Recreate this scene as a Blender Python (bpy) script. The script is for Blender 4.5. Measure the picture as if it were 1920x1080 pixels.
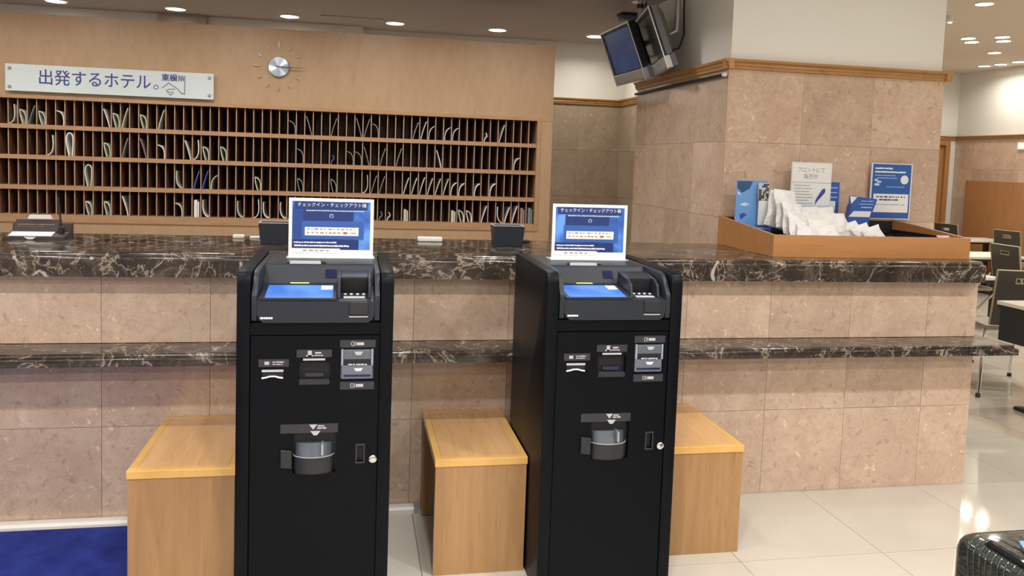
import bpy, bmesh, math, random
from mathutils import Vector, Matrix, Euler
for o in list(bpy.data.objects): bpy.data.objects.remove(o)
SC = bpy.context.scene
COL = SC.collection
PI = math.pi
rnd = random.Random(7)

# ---------------------------------------------------------------- camera
YAW, PIT, ROLL, FPX = .1916, .0745, .0346, 1532.94
CAM = Vector((.9548, -3.3769, 1.4797))
fw = Vector((math.sin(YAW)*math.cos(PIT), math.cos(YAW)*math.cos(PIT), -math.sin(PIT)))
r0 = Vector((math.cos(YAW), -math.sin(YAW), 0)); u0 = r0.cross(fw)
rt = r0*math.cos(ROLL)+u0*math.sin(ROLL); up = u0*math.cos(ROLL)-r0*math.sin(ROLL)
cd = bpy.data.cameras.new('camera'); cam = bpy.data.objects.new('camera', cd); COL.objects.link(cam)
cam.matrix_world = Matrix.Translation(CAM) @ Matrix((rt, up, -fw)).transposed().to_4x4()
cd.sensor_width = 36; cd.lens = FPX/1920*36; cd.shift_y = -122.15/1920; cd.clip_start = .05
SC.camera = cam

# ---------------------------------------------------------------- world, exposure, lamps out of frame
w = bpy.data.worlds.new('world'); SC.world = w; w.use_nodes = True
w.node_tree.nodes['Background'].inputs[0].default_value = (.9, .93, 1, 1)
w.node_tree.nodes['Background'].inputs[1].default_value = .12
vs = SC.view_settings
vs.view_transform = 'Standard'; vs.look = 'None'; vs.gamma = 1; vs.use_curve_mapping = False; vs.exposure = .16
WARM = (1, .95, .86); NEUT = (1, .985, .95)
def lamp(name, loc, power, size=.14, col=WARM, spread=130, parent=None, rot=(0,0,0)):
    l = bpy.data.lights.new(name, 'AREA'); l.shape = 'DISK'; l.size = size; l.energy = power; l.color = col
    l.spread = math.radians(spread)
    o = bpy.data.objects.new(name, l); COL.objects.link(o); o.location = loc; o.rotation_euler = rot
    if parent: o.parent = parent
    return o
P_LOBBY, P_STAFF, P_DINE = 27, 3.2, 11.5
ZC, ZS = 2.93, 2.53          # lobby / dining ceiling, staff ceiling

# ---------------------------------------------------------------- materials
def mat(name, col, rough=.5, metal=0, spec=.5, emit=None, es=1, coat=0):
    m = bpy.data.materials.new(name); m.use_nodes = True
    b = m.node_tree.nodes['Principled BSDF']
    b.inputs['Base Color'].default_value = (*col, 1); b.inputs['Roughness'].default_value = rough
    b.inputs['Metallic'].default_value = metal; b.inputs['Specular IOR Level'].default_value = spec
    if coat: b.inputs['Coat Weight'].default_value = coat; b.inputs['Coat Roughness'].default_value = .05
    if emit: b.inputs['Emission Color'].default_value = (*emit, 1); b.inputs['Emission Strength'].default_value = es
    return m
class NT:
    def __init__(s, m): s.t = m.node_tree; s.b = s.t.nodes['Principled BSDF']
    def n(s, typ, **k):
        x = s.t.nodes.new(typ)
        for a, v in k.items():
            if a.startswith('i_'):
                a = a[2:].replace('_', ' ')
                x.inputs[int(a) if a.isdigit() else a].default_value = v
            else: setattr(x, a, v)
        return x
    def l(s, a, b): s.t.links.new(a, b)
    def coords(s, scale=(1,1,1), rand=True):
        tc = s.n('ShaderNodeTexCoord'); mp = s.n('ShaderNodeMapping'); mp.inputs['Scale'].default_value = scale
        s.l(tc.outputs['Object'], mp.inputs['Vector'])
        if rand:
            oi = s.n('ShaderNodeObjectInfo'); mu = s.n('ShaderNodeMath', operation='MULTIPLY'); mu.inputs[1].default_value = 37
            s.l(oi.outputs['Random'], mu.inputs[0])
            cb = s.n('ShaderNodeCombineXYZ')
            for i in range(3): s.l(mu.outputs[0], cb.inputs[i])
            s.l(cb.outputs[0], mp.inputs['Location']); s.rand = oi.outputs['Random']
        return mp.outputs[0]
    def noise(s, v, scale, detail=4, rough=.55, dist=0):
        x = s.n('ShaderNodeTexNoise'); x.inputs['Scale'].default_value = scale; x.inputs['Detail'].default_value = detail
        x.inputs['Roughness'].default_value = rough; x.inputs['Distortion'].default_value = dist
        s.l(v, x.inputs['Vector']); return x.outputs['Fac']
    def ramp(s, f, stops):
        x = s.n('ShaderNodeValToRGB'); e = x.color_ramp.elements
        while len(e) < len(stops): e.new(.5)
        for el, (p, c) in zip(e, stops):
            el.position = p; el.color = (*c, 1) if len(c) == 3 else c
        s.l(f, x.inputs[0]); return x.outputs[0]
    def mix(s, f, a, b, typ='MIX'):
        x = s.n('ShaderNodeMix', data_type='RGBA', blend_type=typ)
        for sock, v in ((x.inputs['Factor'], f), (x.inputs[6], a), (x.inputs[7], b)):
            if hasattr(v, 'is_linked'): s.l(v, sock)
            else: sock.default_value = v if not isinstance(v, tuple) or len(v) == 4 else (*v, 1)
        return x.outputs[2]
    def bump(s, h, strength=.1, dist=.01):
        x = s.n('ShaderNodeBump'); x.inputs['Strength'].default_value = strength; x.inputs['Distance'].default_value = dist
        s.l(h, x.inputs['Height']); s.l(x.outputs[0], s.b.inputs['Normal'])
    def base(s, c): s.l(c, s.b.inputs['Base Color'])
W1, K0 = (1,1,1), (0,0,0)
def pink_marble(name, a, b, vein, rough=.16):
    m = mat(name, a, rough); t = NT(m); v = t.coords()
    c = t.ramp(t.noise(v, 5, 5, .6, .6), [(.3, a), (.7, b)])
    n = t.noise(v, 9, 6, .6, 1.6)
    c = t.mix(t.ramp(n, [(.472, K0), (.497, (.38,)*3), (.522, K0)]), c, vein)
    c = t.mix(t.ramp(t.noise(v, 12, 5, .7, 1.0), [(.36, (.34,)*3), (.50, K0)]), c, tuple(x*.80 for x in a))
    c = t.mix(t.ramp(t.noise(v, 10, 5, .7, 1.0), [(.54, K0), (.70, (.45,)*3)]), c, tuple(min(1, x*1.2) for x in b))
    n2 = t.noise(v, 26, 4, .6, .8)
    c = t.mix(t.ramp(n2, [(.64, K0), (.71, (.7,)*3)]), c, tuple(min(1, x*1.35+.06) for x in b))
    n3 = t.noise(v, 30, 3, .5, .5)
    c = t.mix(t.ramp(n3, [(.30, (.5,)*3), (.38, K0)]), c, tuple(x*.62 for x in a))
    hs = t.n('ShaderNodeHueSaturation'); t.l(c, hs.inputs['Color'])
    mr = t.n('ShaderNodeMapRange'); mr.inputs['To Min'].default_value = .90; mr.inputs['To Max'].default_value = 1.08
    t.l(t.rand, mr.inputs['Value']); t.l(mr.outputs[0], hs.inputs['Value']); t.base(hs.outputs[0]); return m
M = {}
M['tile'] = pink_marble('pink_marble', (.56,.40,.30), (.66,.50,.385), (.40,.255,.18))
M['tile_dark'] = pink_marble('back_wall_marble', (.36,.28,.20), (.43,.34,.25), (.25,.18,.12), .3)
M['grout'] = mat('grout', (.25,.17,.12), .8)
def emperador():
    m = mat('dark_marble', (.05,.03,.02), .13); t = NT(m); v = t.coords((1,1,1), False)
    c = t.ramp(t.noise(v, 6, 5, .6, .8), [(.3, (.014,.011,.009)), (.55, (.042,.031,.025)), (.75, (.12,.092,.07))])
    n = t.noise(v, 3.2, 6, .62, 1.6)
    c = t.mix(t.ramp(n, [(.485, K0), (.5, (.8,)*3), (.512, K0)]), c, (.40,.33,.26))
    n = t.noise(v, 7, 5, .6, 2.0)
    c = t.mix(t.ramp(n, [(.487, K0), (.5, (.5,)*3), (.51, K0)]), c, (.28,.22,.17))
    n = t.noise(v, 12, 3, .55, 1.0)
    c = t.mix(t.ramp(n, [(.645, K0), (.70, (.8,)*3)]), c, (.50,.45,.39))
    t.base(c); return m
M['emp'] = emperador()
def wood(name, a, b, dark, sc=(6,6,.7), rough=.35, rand=True, det=6):
    m = mat(name, a, rough); t = NT(m); v = t.coords(sc, rand)
    c = t.ramp(t.noise(v, 2.2, det, .6, 1.0), [(.3, a), (.7, b)])
    n = t.noise(v, 7, 5, .7, .5)
    c = t.mix(t.ramp(n, [(.30, (.55,)*3), (.45, K0)]), c, dark)
    t.base(c); return m
M['panel'] = wood('cherry_panel', (.43,.275,.155), (.48,.315,.185), (.38,.235,.125), (5,5,1.6), .38)
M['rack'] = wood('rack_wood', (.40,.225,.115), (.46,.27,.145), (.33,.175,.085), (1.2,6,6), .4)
M['rackin'] = wood('rack_shaded_inside', (.17,.075,.045), (.21,.095,.055), (.13,.055,.03), (6,6,1), .5)  # darker than the rack wood: shade of the cells put into the colour
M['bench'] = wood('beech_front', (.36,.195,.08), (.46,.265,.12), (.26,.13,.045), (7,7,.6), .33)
M['benchtop'] = wood('beech_top_lit', (.64,.36,.155), (.76,.46,.22), (.54,.28,.115), (7,.7,7), .22)  # paler than the front: overhead light on the tops put into the colour
M['edge'] = wood('beech_edge', (.72,.42,.12), (.78,.47,.15), (.62,.34,.10), (2,2,2), .22)
M['tray'] = wood('tray_wood', (.42,.19,.065), (.48,.225,.085), (.34,.14,.045), (1,6,6), .4)
M['tanedge'] = mat('divider_edge', (.46,.31,.20), .5)
M['door'] = wood('door_wood', (.40,.19,.075), (.46,.23,.095), (.33,.15,.055), (6,6,.8), .35)
M['mould'] = wood('moulding_wood', (.42,.22,.08), (.50,.27,.10), (.3,.14,.05), (2,2,2), .3)
def floor_mat():
    m = mat('floor_tile', (.5,.45,.38), .07, spec=.5); t = NT(m); v = t.coords()
    c = t.ramp(t.noise(v, 2.5, 5, .6, .5), [(.3, (.55,.505,.435)), (.7, (.60,.56,.49))])
    t.base(c); return m
M['floor'] = floor_mat()
M['joint'] = mat('floor_joint', (.10,.08,.06), .7)
M['plaster'] = mat('white_plaster', (.80,.795,.745), .7)
def ceil(name, c):
    m = mat(name, c, .8); t = NT(m); v = t.coords((1,1,1), False)
    t.base(t.mix(t.noise(v, 3, 3), c, tuple(x*1.08 for x in c))); return m
M['ceil_s'] = ceil('staff_ceiling', (.42,.36,.325))
M['ceil'] = ceil('lobby_ceiling', (.70,.60,.49))
M['white'] = mat('white_paint', (.8,.8,.78), .5)
def carpet_mat():
    m = mat('carpet', (.02,.03,.16), .95, spec=.1); t = NT(m); v = t.coords((1,1,1), False)
    t.base(t.ramp(t.noise(v, 7, 5, .65), [(.3, (.016,.026,.17)), (.7, (.034,.052,.29))]))
    t.bump(t.noise(v, 400, 2), .5, .004); return m
M['carpet'] = carpet_mat()
M['black'] = mat('black_powdercoat', (.0018,.0026,.0048), .42, spec=.14)
M['blackside'] = mat('black_side', (.022,.019,.018), .38)
M['char'] = mat('charcoal_plastic', (.018,.0225,.031), .42, spec=.35)
M['char2'] = mat('dark_plastic', (.016,.018,.022), .45)
M['void'] = mat('deep_black', (.004,.004,.006), .6)
M['lab'] = mat('label_plate', (.026,.026,.034), .5)
M['lgrey'] = mat('light_grey_print', (.46,.46,.50), .5)
M['wprint'] = mat('white_print', (.80,.80,.82), .5)
M['billgrey'] = mat('grey_blue_plastic', (.135,.15,.20), .35)
M['flap'] = mat('smoke_flap', (.05,.065,.085), .35)
M['navy'] = mat('navy_gloss', (.006,.01,.055), .15)
M['yellow'] = mat('yellow_strip', (.80,.76,.28), .5)
M['chrome'] = mat('chrome', (.75,.75,.76), .16, 1)
M['steel'] = mat('silver_plastic', (.42,.42,.43), .32, .6)
M['greysh'] = mat('grey_shell', (.12,.12,.125), .45)
M['cable'] = mat('black_cable', (.01,.01,.012), .5)
M['paper'] = mat('white_paper', (.82,.82,.82), .6)
M['blueprint'] = mat('dark_blue_print', (.012,.035,.17), .45)
M['bluemid'] = mat('mid_blue_print', (.035,.115,.42), .45)
M['bluelt'] = mat('light_blue_print', (.13,.33,.80), .45)
M['postblue'] = mat('poster_blue', (.035,.115,.40), .4)
M['paleblue'] = mat('pale_blue_print', (.55,.70,.85), .5)
M['ink'] = mat('ink', (.02,.025,.10), .5)
M['inkblue'] = mat('blue_lettering', (.03,.05,.22), .4)
M['greyink'] = mat('grey_ink', (.30,.30,.33), .6)
M['red'] = mat('red_ink', (.55,.08,.08), .6)
def photo_blue():
    m = mat('blue_photo_print', (.03,.1,.4), .4); t = NT(m); v = t.coords((1,1,1))
    t.base(t.ramp(t.noise(v, 9, 3, .5), [(.35, (.02,.06,.27)), (.5, (.05,.16,.58)), (.65, (.14,.36,.88))])); return m
M['photo'] = photo_blue()
def screen_mat(name, c1, c2, es):
    m = mat(name, (.008,.009,.014), .25, spec=.12); t = NT(m); v = t.coords((1,1,1), False)
    c = t.ramp(t.noise(v, 6, 2), [(.3, c1), (.7, c2)]); t.l(c, t.b.inputs['Emission Color']); t.b.inputs['Emission Strength'].default_value = es; return m
M['kscreen'] = screen_mat('kiosk_screen', (.05,.17,.62), (.16,.38,.86), 1.25)
M['tvblue'] = screen_mat('monitor_screen_blue', (.010,.022,.070), (.020,.042,.115), .75)
M['tvdark'] = mat('monitor_screen_dark', (.02,.022,.022), .28, spec=.3)
def acry():
    m = mat('milky_acrylic', (.62,.68,.68), .1, coat=.5); t = NT(m); v = t.coords((1,1,1), False)
    t.base(t.ramp(t.noise(v, 1.3, 2), [(.3, (.60,.67,.65)), (.7, (.66,.72,.74))])); return m
M['acry'] = acry()
M['clear'] = mat('clear_acrylic', (.75,.80,.84), .1)
def clockm():
    m = mat('brushed_disc', (.62,.72,.88), .30, 1); b = m.node_tree.nodes['Principled BSDF']; t = NT(m)
    b.inputs['Anisotropic'].default_value = .9
    tg = t.n('ShaderNodeTangent', direction_type='RADIAL', axis='Y'); t.l(tg.outputs[0], b.inputs['Tangent']); return m
M['clock'] = clockm()
M['tick'] = mat('clock_marker', (.55,.40,.26), .3, .5)
M['hand'] = mat('clock_hand', (.16,.14,.14), .35, .6)
M['plastic'] = mat('white_pouch', (.72,.72,.71), .35)
_b = M['plastic'].node_tree.nodes['Principled BSDF']; _t = NT(M['plastic']); _t.bump(_t.noise(_t.coords((1,1,1)), 34, 4), .8, .015)
M['lblueplas'] = mat('light_blue_plastic', (.16,.36,.72), .35)
M['pinkp'] = mat('pink_packet', (.75,.42,.52), .4)
M['tabletop'] = mat('cream_laminate', (.80,.74,.64), .3)
M['chairblk'] = mat('chair_shell', (.055,.046,.038), .45)
M['chairedge'] = mat('chair_edge', (.42,.35,.25), .5)
M['seat'] = mat('chair_seat', (.30,.25,.18), .5)
M['suit'] = mat('suitcase_shell', (.016,.020,.016), .24, coat=.6)
_t = NT(M['suit']); _t.bump(_t.noise(_t.coords((1,1,4), False), 25, 4), .55, .01)
M['lens'] = mat('lamp_lens', (1,1,1), .5, emit=(1,.90,.72), es=14)
M['glow'] = mat('sign_glow', (.9,.88,.8), .5, emit=(1,.95,.8), es=.4)
LEAF = {'g': mat('leaf_pale_green', (.60,.62,.49), .6), 'w': mat('leaf_white', (.82,.80,.75), .6), 't': mat('leaf_teal', (.17,.23,.22), .6),
        'd': mat('leaf_dark', (.26,.26,.22), .6), 'p': mat('leaf_pink', (.33,.20,.19), .6), 'b': mat('leaf_blue', (.10,.12,.42), .6), 'y': mat('leaf_yellow', (.58,.54,.42), .6)}

# ---------------------------------------------------------------- mesh helpers
class MB:
    def __init__(s): s.v = []; s.f = []
    def add(s, vs, fs):
        k = len(s.v); s.v += [tuple(x) for x in vs]; s.f += [tuple(i+k for i in f) for f in fs]; return s
    def box(s, x0, y0, z0, x1, y1, z1):
        return s.add([(x0,y0,z0),(x1,y0,z0),(x1,y1,z0),(x0,y1,z0),(x0,y0,z1),(x1,y0,z1),(x1,y1,z1),(x0,y1,z1)],
                     [(3,2,1,0),(4,5,6,7),(0,1,5,4),(1,2,6,5),(2,3,7,6),(3,0,4,7)])
    def prism(s, poly, axis, a0, a1):
        n = len(poly)
        def p(u, v, a): return {'x': (a,u,v), 'y': (u,a,v), 'z': (u,v,a)}[axis]
        s.add([p(u,v,a0) for u,v in poly]+[p(u,v,a1) for u,v in poly],
              [tuple(range(n)), tuple(range(2*n-1, n-1, -1))]+[(i, i+n, (i+1)%n+n, (i+1)%n) for i in range(n)]); return s
    def rings(s, rs, cap=True):
        n = len(rs[0]); vs = [p for r in rs for p in r]; fs = []
        for k in range(len(rs)-1):
            for i in range(n): fs.append((k*n+i, k*n+(i+1)%n, (k+1)*n+(i+1)%n, (k+1)*n+i))
        if cap: fs += [tuple(range(n-1,-1,-1)), tuple(range((len(rs)-1)*n, len(rs)*n))]
        return s.add(vs, fs)
    def tube(s, path, r, n=10):
        path = [Vector(p) for p in path]; rs = []; prev = None
        for i, p in enumerate(path):
            d = (path[min(i+1, len(path)-1)]-path[max(i-1, 0)]).normalized()
            a = Vector((0,0,1)) if abs(d.z) < .9 else Vector((1,0,0))
            if prev: a = prev
            e1 = (a-d*a.dot(d)).normalized(); e2 = d.cross(e1); prev = e1
            rs.append([p+e1*r*math.cos(2*PI*k/n)+e2*r*math.sin(2*PI*k/n) for k in range(n)])
        return s.rings(rs)
    def lathe(s, prof, c=(0,0,0), n=24, axis='z'):
        rs = []
        for r, h in prof:
            ring = []
            for k in range(n):
                a = 2*PI*k/n; u, v = r*math.cos(a), r*math.sin(a)
                q = {'z': (u,v,h), 'y': (u,h,-v), 'x': (h,u,v)}[axis]
                ring.append((q[0]+c[0], q[1]+c[1], q[2]+c[2]))
            rs.append(ring)
        return s.rings(rs)
    def xf(s, m): s.v = [tuple(m @ Vector(p)) for p in s.v]; return s
    def plate(s, x0, x1, z0, z1, y0, y1, holes):
        xs = sorted({x0, x1, *[h[0] for h in holes], *[h[1] for h in holes]}); zs = sorted({z0, z1, *[h[2] for h in holes], *[h[3] for h in holes]})
        idx = {}; fs = []; vs = []
        def V(i, j, k):
            if (i,j,k) not in idx: idx[(i,j,k)] = len(vs); vs.append((xs[i], (y0,y1)[k], zs[j]))
            return idx[(i,j,k)]
        def solid(i, j):
            if i < 0 or j < 0 or i >= len(xs)-1 or j >= len(zs)-1: return False
            cx, cz = (xs[i]+xs[i+1])/2, (zs[j]+zs[j+1])/2
            return not any(h[0] < cx < h[1] and h[2] < cz < h[3] for h in holes)
        for i in range(len(xs)-1):
            for j in range(len(zs)-1):
                if not solid(i, j): continue
                fs.append((V(i,j,0), V(i+1,j,0), V(i+1,j+1,0), V(i,j+1,0))); fs.append((V(i,j+1,1), V(i+1,j+1,1), V(i+1,j,1), V(i,j,1)))
                if not solid(i-1, j): fs.append((V(i,j,0), V(i,j+1,0), V(i,j+1,1), V(i,j,1)))
                if not solid(i+1, j): fs.append((V(i+1,j,1), V(i+1,j+1,1), V(i+1,j+1,0), V(i+1,j,0)))
                if not solid(i, j-1): fs.append((V(i,j,1), V(i+1,j,1), V(i+1,j,0), V(i,j,0)))
                if not solid(i, j+1): fs.append((V(i,j+1,0), V(i+1,j+1,0), V(i+1,j+1,1), V(i,j+1,1)))
        return s.add(vs, fs)
    def mesh(s, name, m, smooth=False, bev=0, seg=2):
        me = bpy.data.meshes.new(name); me.from_pydata(s.v, [], s.f); me.validate()
        bm = bmesh.new(); bm.from_mesh(me); bmesh.ops.recalc_face_normals(bm, faces=bm.faces)
        if bev:
            es = [e for e in bm.edges if len(e.link_faces) == 2 and e.calc_face_angle(0) > .5]
            bmesh.ops.bevel(bm, geom=es, offset=bev, segments=seg, affect='EDGES', profile=.5, clamp_overlap=True)
        for f in bm.faces: f.smooth = smooth
        if smooth:
            for e in bm.edges:
                if len(e.link_faces) == 2 and e.calc_face_angle(0) > .7: e.smooth = False
        bm.to_mesh(me); bm.free(); me.materials.append(m); return me
    def obj(s, name, m, parent=None, smooth=False, bev=0, seg=2):
        return link(name, s.mesh(name, m, smooth, bev, seg), parent)
def link(name, me, parent=None, loc=(0,0,0)):
    o = bpy.data.objects.new(name, me); COL.objects.link(o); o.location = loc
    if parent: o.parent = parent
    return o
def B(*a): return MB().box(*a)
def thing(name, label, cat, loc=(0,0,0), rz=0, group=None):
    o = bpy.data.objects.new(name, None); COL.objects.link(o); o.location = loc; o.rotation_euler = (0,0,rz); o.empty_display_size = .1
    return tag(o, label, cat, group)
def tag(o, label, cat, group=None):
    o['label'] = label; o['category'] = cat
    if group: o['group'] = group
    return o
def struct(o): o['kind'] = 'structure'; return o
def text(name, body, size, loc, m, parent, align='CENTER', sx=1, depth=.0004, bold=0):
    c = bpy.data.curves.new(name, 'FONT'); c.body = body; c.size = size; c.align_x = align; c.align_y = 'CENTER'; c.extrude = depth; c.offset = bold
    c.resolution_u = 3
    t = bpy.data.objects.new(name+'_tmp', c); COL.objects.link(t); bpy.context.view_layer.update()
    me = bpy.data.meshes.new_from_object(t.evaluated_get(bpy.context.evaluated_depsgraph_get())); bpy.data.objects.remove(t)
    me.transform(Matrix.Rotation(PI/2, 4, 'X') @ Matrix.Diagonal((sx,1,1,1))); me.transform(Matrix.Translation(loc)); me.materials.clear(); me.materials.append(m)
    return link(name, me, parent)
def bars(name, rects, y, m, parent, th=.0004):
    b = MB()
    for x0, z0, x1, z1 in rects: b.box(x0, y-th, z0, x1, y, z1)
    return b.obj(name, m, parent)
def textbars(x0, x1, z, h, r, gap=.25):
    out = []; x = x0
    while x < x1-h*.5:
        l = h*r.uniform(.6, 2.6); out.append((x, z-h/2*r.uniform(.6,1), min(x+l, x1), z+h/2*r.uniform(.6,1))); x += l+h*gap*r.uniform(.6, 2.2)
    return out

# ================================================================ SETTING
fl = struct(B(-3.2,-7.2,-.06,9.5,7.0,-.004).obj('floor', M['joint']))
tm = B(.0012,.0012,-.004,.5988,.5988,0).mesh('floor_tile', M['floor'])
n = 0
for i in range(-2, 14):
    for j in range(-2, 11):
        x, y = 1.218+.6*i, -.61+.6*j
        if y > 1.0 and x < 3.6: continue
        if i < 4 and j > 1: continue
        link('floor_tile', tm, fl, (x, y, 0)); n += 1
# the rest of the lobby floor out of the frame, one piece of the same tile
fr = MB()
fr.box(-3.2,-7.2,-.004,9.5,-1.8115,0); fr.box(-3.2,-1.81,-.004,.017,.4,0); fr.box(-3.2,1.2,-.004,3.2,7,0)
o = fr.obj('floor_field', M['floor'], fl); o['kind'] = 'stuff'

struct(B(-3.2,.9,ZS,3.4,3.75,ZS+.06).obj('ceiling', M['ceil_s']))
b = MB(); b.box(-3.2,-7.2,ZC,9.5,.9,ZC+.06); b.box(3.4,.9,ZC,9.5,7.0,ZC+.06); b.box(2.86,.9,ZC,3.4,2.06,ZC+.06)
struct(b.obj('ceiling', M['ceil']))
struct(B(-3.2,.86,ZS,2.86,.92,ZC).obj('trim_1', M['ceil_s']))              # drop between the two ceilings
bw = struct(B(-3.2,3.6,0,3.4,3.75,ZC).obj('wall_back', M['plaster']))
struct(B(-3.3,-7.2,0,-3.2,3.75,ZC).obj('wall_left', M['plaster']))
struct(B(-3.3,-7.3,0,9.6,-7.2,ZC).obj('wall_front', mat('lobby_far_wall', (.30,.27,.25), .6)))
struct(B(9.5,-7.2,0,9.6,3.5,ZC).obj('wall_right', M['plaster']))
wr = struct(B(9.3,3.5,0,9.6,7.0,ZC).obj('wall_right', M['plaster']))
wf = struct(B(3.4,6.86,0,9.3,7.0,ZC).obj('wall_back', M['plaster']))
wp = struct(B(3.26,2.06,0,3.4,7.0,ZC).obj('wall_partition', M['plaster']))
PX0, PX1, PY0, PY1 = 2.868, 4.115, .650, 2.05
pil = struct(B(PX0,PY0,0,PX1,PY1,ZC).obj('wall_pillar', M['plaster']))
ZM0, ZM1 = 2.004, 2.051
def wall_tiles(parent, m, plane, at, u0, u1, us, zs, th=.012, gap=.0006):
    """stone slabs on a wall; plane 'y-' faces -y, 'x-' faces -x, 'x+' faces +x"""
    for u, v in zip(us[:-1], us[1:]):
        for z0, z1 in zip(zs[:-1], zs[1:]):
            d = rnd.uniform(0, .0004)
            a = (u+gap, z0+gap, v-gap, z1-gap)
            if plane == 'y-': bb = B(a[0]-u, -th-d, a[1]-z0, a[2]-u, 0, a[3]-z0); loc = (u, at, z0)
            elif plane == 'x-': bb = B(-th-d, a[0]-u, a[1]-z0, 0, a[2]-u, a[3]-z0); loc = (at, u, z0)
            else: bb = B(0, a[0]-u, a[1]-z0, th+d, a[2]-u, a[3]-z0); loc = (at, u, z0)
            o = bb.obj('stone_tile', m, parent); o.location = loc
wall_tiles(pil, M['tile'], 'y-', PY0, 0, 0, [PX0-.012,3.285,3.70,PX1+.012], [.82,1.225,1.625,ZM0])
wall_tiles(pil, M['tile'], 'x-', PX0, 0, 0, [PY0,1.05,1.45,1.85,PY1], [.82,1.225,1.625,ZM0])
wall_tiles(pil, M['tile'], 'x+', PX1, 0, 0, [PY0,1.35,PY1], [.82,1.625,ZM0])
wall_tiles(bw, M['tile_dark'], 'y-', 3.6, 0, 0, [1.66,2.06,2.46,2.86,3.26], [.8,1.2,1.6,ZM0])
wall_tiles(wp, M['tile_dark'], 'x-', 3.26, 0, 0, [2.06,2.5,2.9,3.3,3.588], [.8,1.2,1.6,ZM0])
wall_tiles(wr, M['tile'], 'x-', 9.3, 0, 0, [4.5,4.9,5.3,5.7,6.1,6.5,6.848], [0,.4,.8,1.2,1.6,ZM0])
wall_tiles(wf, M['tile'], 'y-', 6.86, 0, 0, [7.1,7.5,7.9], [0,.4,.8,1.2,1.6,ZM0])
def mould(name, plane, at, a, b, sgn=1):
    prof = [(0,ZM0-.004),(.014,ZM0-.002),(.016,ZM0+.012),(.022,ZM0+.016),(.018,ZM0+.028),(.032,ZM0+.036),(.034,ZM1),(0,ZM1)]
    pp = [(at-sgn*d-.012*sgn*(d>0), z) for d, z in prof]
    m = MB().prism(pp, 'x' if plane == 'y' else 'y', a, b)
    return m
b = mould('', 'y', PY0, PX0-.045, PX1+.045); struct(b.obj('trim_2', M['mould']))
b = mould('', 'x', PX0, PY0-.045, PY1); struct(b.obj('trim_3', M['mould']))
b = mould('', 'x', PX1, PY0-.045, PY1, -1); struct(b.obj('trim_4', M['mould']))
struct(mould('', 'y', 3.6, 1.2, 3.26).obj('trim_5', M['mould']))
struct(mould('', 'x', 3.26, 2.06, 3.6).obj('trim_6', M['mould']))
struct(mould('', 'x', 9.3, 3.5, 6.86).obj('trim_7', M['mould']))
struct(mould('', 'y', 6.86, 3.4, 9.3).obj('trim_8', M['mould']))
struct(B(PX0-.0145,PY0-.0145,1.095,PX0-.010,PY0-.010,ZM0).obj('trim_9', mat('corner_strip', (.62,.42,.28), .3)))
# white soffit with a brown recessed panel between back wall and staff ceiling
struct(B(-3.2,3.46,ZS-.14,1.0,3.6,ZS-.001).obj('trim_10', mat('grey_soffit', (.88,.87,.87), .7)))
# doorway on the far wall and wood panel on the right wall
struct(B(-.55,3.40,ZS-.12,-.20,3.459,ZS-.001).obj('trim_12', M['ceil_s']))
d1 = struct(B(8.25,6.846,0,9.10,6.86,1.93).obj('door_1', M['door']))
struct(MB().plate(8.16,9.17,0,1.985,6.80,6.86,[(8.24,9.10,-.1,1.92)]).obj('trim_11', M['door'], bev=.004))
wpan = tag(B(9.262,3.7,.05,9.287,6.575,1.44).obj('wood_wall_panel', M['door'], bev=.003), 'large plain orange wood panel on the right dining wall', 'wall panel')
for k in range(4): B(9.260,3.72+k*.714,.07,9.262,4.42+k*.714,1.42).obj('board', M['door'], wpan)

# ================================================================ COUNTER
ct = thing('reception_counter', 'long reception counter clad in pink marble tiles', 'counter', (0,0,0))
B(-1.8,.012,0,3.873,.45,.99).obj('core', M['grout'], ct)
TW = .4022
def cover(z0, z1, shade=None):
    for k in range(-4, 10):
        x0, x1 = k*TW, min((k+1)*TW, 3.885)
        d = rnd.uniform(0, .0008)
        o = B(.0008,-d,.0008,x1-x0-.0008,.012,z1-z0-.0008).obj('stone_tile', M['tile'], ct); o.location = (x0, 0, z0)
cover(0, .388); cover(.388, .676); cover(.722, .993)
for z0, z1 in ((0,.388),(.388,.676),(.722,.993)):
    o = B(0,.013,.0011,.012,.45,z1-z0-.0011).obj('stone_tile', M['tile'], ct); o.location = (3.873, 0, z0)
def slab(pts_fn, levels): return MB().rings([[(x,y,z) for x, y in pts_fn(i)] for z, i in levels])
o = slab(lambda i: [(-1.8,-.09+i),(3.838-i*.4,-.09+i),(3.885-i,-.043+i*.4),(3.885-i,.62),(-1.8,.62)],
     [(.994,0),(1.062,0),(1.066,.0008),(1.069,.003),(1.0705,.0065),(1.071,.012),(1.0712,.014),(1.077,.0145),(1.082,.0165),(1.086,.021),(1.0875,.026),(1.088,.032)]).obj('marble_countertop', M['emp'], None, True)
tag(o, 'dark brown veined marble slab topping the reception counter', 'countertop')
def lpts(i): return [(-1.8,-.2+i),(3.95-i,-.2+i),(3.95-i,.44),(3.8855,.44),(3.8855,-.0012),(-1.8,-.0012)]
o = slab(lpts, [(.677,0),(.700,0),(.704,.0008),(.7065,.003),(.708,.0065),(.7085,.011),(.7087,.013),(.713,.0135),(.7175,.0155),(.7200,.0195),(.721,.026)]).obj('marble_ledge', M['emp'], None, True)
tag(o, 'narrow dark marble writing ledge halfway up the counter front', 'ledge')
b = MB().prism([(-.05,.0),(-.05,.016),(-.042,.026),(-.006,.026),(-.006,0)], 'x', -1.8, 1.225)
cdct = thing('cable_duct', 'white floor cable duct along the base of the counter', 'cable duct')
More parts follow.
